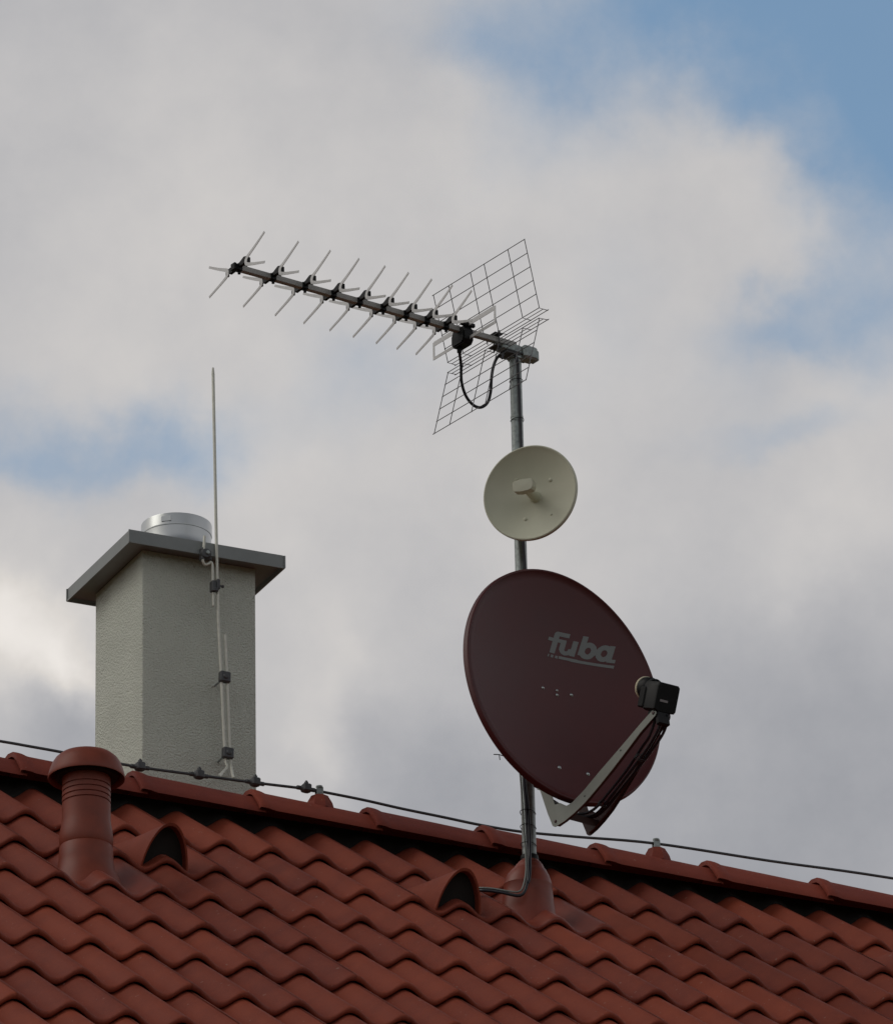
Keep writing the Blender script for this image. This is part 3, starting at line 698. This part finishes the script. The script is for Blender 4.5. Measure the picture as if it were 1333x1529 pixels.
for u, v, rr_ in ((-.034, .013, .0036), (.016, .016, .0030), (.015, .001, .0034), (.065, .012, .0038), (-.027, -.258, .0042), (.072, -.258, .0042)):
    b = MB(); b.lathe([(rr_ * 1.5, 0), (rr_ * 1.45, .001), (rr_, .0022), (rr_ * .6, .0036), (0, .004)], DI(dsf(u, v), u, v), dn, 14); build('bolt', b, m_steel, dish)
# feed support arms
def armplate(pts, ub, ut, th_):
    out = []
    for n_, v in pts:
        f = min(1, max(0, (n_ + .03) / .46)); out.append(DI(n_, ub + (ut - ub) * f, v))
    return out
def arc_pts(c, r0, a0, a1, k=6): return [(c[0] + r0 * math.cos(R(a0 + (a1 - a0) * i / k)), c[1] + r0 * math.sin(R(a0 + (a1 - a0) * i / k))) for i in range(k + 1)]
poly_l = [(-.105, -.300), (-.089, -.312), (-.065, -.398), (-.052, -.434)] + arc_pts((-.030, -.432), .022, 195, 275, 5) + [(.005, -.454), (.05, -.448), (.096, -.438), (.16, -.416), (.224, -.391), (.29, -.363), (.355, -.334)] + arc_pts((.418, -.302), .0115, -60, 110, 6) + [(.36, -.308), (.30, -.329), (.232, -.352), (.16, -.376), (.104, -.397), (.045, -.413), (.020, -.412), (.006, -.401), (-.006, -.391), (-.028, -.387), (-.036, -.36), (-.050, -.30)]
b = MB()
def armmesh(poly, ub, ut, s):
    mb = MB(); a = armplate(poly, ub, ut, 0); c = [p + du * .0022 * s for p in a]; n = len(a)
    mb.add(a + c, [tuple(range(n)), tuple(range(n, 2 * n))] + [(i, (i + 1) % n, n + (i + 1) % n, n + i) for i in range(n)]); return mb
al_ = build('feed_arm', armmesh(poly_l, -.060, -.024, 1), m_arm, dish, smooth=False)
for n_, v in ((-.032, -.438), (.418, -.301)):
    b = MB(); f = min(1, max(0, (n_ + .03) / .46)); b.lathe([(.0048, 0), (.0045, -.002), (.0025, -.0032), (0, -.0032)], DI(n_, -.060 + .036 * f, v), du, 12)
    build('rivet', b, m_armin, al_)
for n_, v in ((.10, -.418), (.268, -.350)):
    b = MB(); f = min(1, max(0, (n_ + .03) / .46)); b.lathe([(.0030, -.0004), (0, -.0005)], DI(n_, -.060 + .036 * f, v), du, 10)
    build('arm_hole', b, m_black, al_)
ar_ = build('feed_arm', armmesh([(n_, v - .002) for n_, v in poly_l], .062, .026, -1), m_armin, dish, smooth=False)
# flanges folded inwards and the web between the arms
b = MB()
low = [(-.030, -.4535), (.005, -.4525), (.096, -.4365), (.224, -.3895), (.355, -.3325), (.40, -.317)]
for side, ub, ut in ((1, -.058, -.022), (-1, .060, .024)):
    rows = []
    for n_, v in low:
        f = min(1, max(0, (n_ + .03) / .46)); u = ub + (ut - ub) * f; rows.append([DI(n_, u, v), DI(n_, u + side * .010, v)])
    b.grid(rows)
b.add([DI(-.045, -.053, -.405), DI(.020, -.053, -.432), DI(.020, .055, -.434), DI(-.045, .055, -.407)], [(0, 1, 2, 3)])
b.add([DI(.020, -.053, -.432), DI(.012, -.053, -.450), DI(.012, .055, -.452), DI(.020, .055, -.434)], [(0, 1, 2, 3)])
build('arm_web', b, m_armin, dish, smooth=False)
# mounting behind the dish
b = MB(); mpt = mx_(.26)
b.box(DI(-.075, 0, -.285), du, dn, dv, .125, .012, .07, .004)
b.box(DI(-.105, 0, -.10), du, dn, dv, .10, .07, .36, .008)
b.box(V((mpt.x, mpt.y - .01, .22)), du, dn, (0, 0, 1), .085, .11, .14, .006)
build('mount', b, m_armin, dish)
for zz in (.17, .27):
    b = MB(); b.tube([V((mpt.x - .04, mpt.y + .045, zz)), V((mpt.x - .04, mpt.y - .03, zz))], .004, 8); b.tube([V((mpt.x + .04, mpt.y + .045, zz)), V((mpt.x + .04, mpt.y - .03, zz))], .004, 8); b.box(V((mpt.x, mpt.y + .035, zz)), (1, 0, 0), (0, 1, 0), (0, 0, 1), .10, .02, .03, .003)
    build('mast_bracket', b, m_galv, dish)
# LNB
LA = (dn * .88 - dv * .48).normalized(); LW = (dn * .48 + dv * .88).normalized()
F0 = DI(.360, 0, -.187)
lnb = tag(empty('lnb', F0, dish), 'black receiver head with a cream horn cap')
b = MB(); b.lathe([(0, -.006), (.018, -.006), (.028, -.0045), (.0325, 0), (.0335, .003), (.0335, .0075), (.0315, .0085)], F0, LA, 40); build('horn_cap', b, m_cream, lnb)
b = MB(); b.lathe([(.0300, .007), (.0318, .009), (.0318, .030), (.028, .036), (.022, .045), (.021, .062)], F0, LA, 40)
b.lathe([(.0255, .040), (.0285, .041), (.0285, .052), (.0255, .053)], F0, LA, 40); build('horn', b, m_black, lnb)
b = MB(); cb = F0 + LA * .088 - LW * .024
def lb(x, y, n_): return cb + du * x + LW * y + LA * n_
outl = [(-.037, .030), (-.031, .041), (.034, .041), (.040, .036), (.0405, .028), (.0405, -.034), (.036, -.040), (.022, -.042), (-.024, -.042), (-.037, -.036)]
b.grid([[lb(x * .9, y * .9, -.030) for x, y in outl], [lb(x, y, -.026) for x, y in outl], [lb(x, y, .028) for x, y in outl], [lb(x * .94, y * .94, .032) for x, y in outl]], True)
b.add([lb(x * .94, y * .94, .032) for x, y in outl], [tuple(range(len(outl)))]); b.add([lb(x * .9, y * .9, -.030) for x, y in outl], [tuple(range(len(outl)))])
b.box(lb(-.030, -.006, -.034), du, LW, LA, .022, .060, .030, .004)
build('housing', b, m_black, lnb, sharp=30)
b = MB(); b.box(lb(-.008, -.010, .0325), du, LW, LA, .027, .0065, .001, 0); build('sticker', b, m_label, lnb, smooth=False)
b = MB(); b.box(DI(.405, 0, -.296), du, dn, dv, .046, .034, .028, .003); b.box(DI(.425, 0, -.318), du, dn, dv, .040, .016, .040, .003); build('bracket', b, m_black, lnb)
# cables from the receiver along the arm
CP = [[(.425, .000, -.300), (.400, .000, -.340), (.330, .012, -.362), (.23, .020, -.386), (.12, .026, -.414), (.055, .028, -.430), (.01, .022, -.425), (-.05, .01, -.39), (-.11, -.01, -.33)],
      [(.435, .012, -.305), (.408, .017, -.340), (.345, .024, -.362), (.235, .031, -.390), (.125, .036, -.416), (.055, .038, -.430), (.01, .034, -.424), (-.05, .02, -.385), (-.11, -.005, -.32)],
      [(.420, -.012, -.300), (.370, -.008, -.345), (.31, .006, -.352), (.225, .014, -.378), (.118, .018, -.406), (.055, .014, -.424), (.01, .002, -.420), (-.05, -.006, -.385), (-.11, -.02, -.32)]]
for k, pts in enumerate(CP):
    b = MB(); end = []
    b.tube(smooth_path([DI(n_, u, v) for n_, u, v in pts], 6), .0042, 10)
    o = build('dish_cable', b, m_cable, fix=False)
    tag(o, ['black cable nearest the grey feed arm, running from the receiver head behind the dish', 'outer black cable beside the dark far arm of the satellite dish', 'inner black cable lying between the two feed arms of the satellite dish'][k], 'cable', 'cables along the satellite dish arm')
for n_, u, v, a in ((.285, .016, -.372, 0), (.085, .026, -.421, 0), (.09, .026, -.4195, 0), (.292, .016, -.3705, 0)):
    b = MB(); b.tube([DI(n_, u + .019 * math.cos(t), v + .0085 * math.sin(t)) for t in np.linspace(0, 2 * math.pi, 20)], .0013, 6)
    build('cable_tie', b, m_dark, dish)
b = MB(); b.tube([DI(-.14, -.06, -.20), V(DI(-.06, -.215, -.245)), V(DI(-.055, -.238, -.252))], .0014, 6); b.tube([DI(-.06, -.215, -.245), V(DI(-.05, -.222, -.268))], .0014, 6)
build('tie_tail', b, m_black, dish)
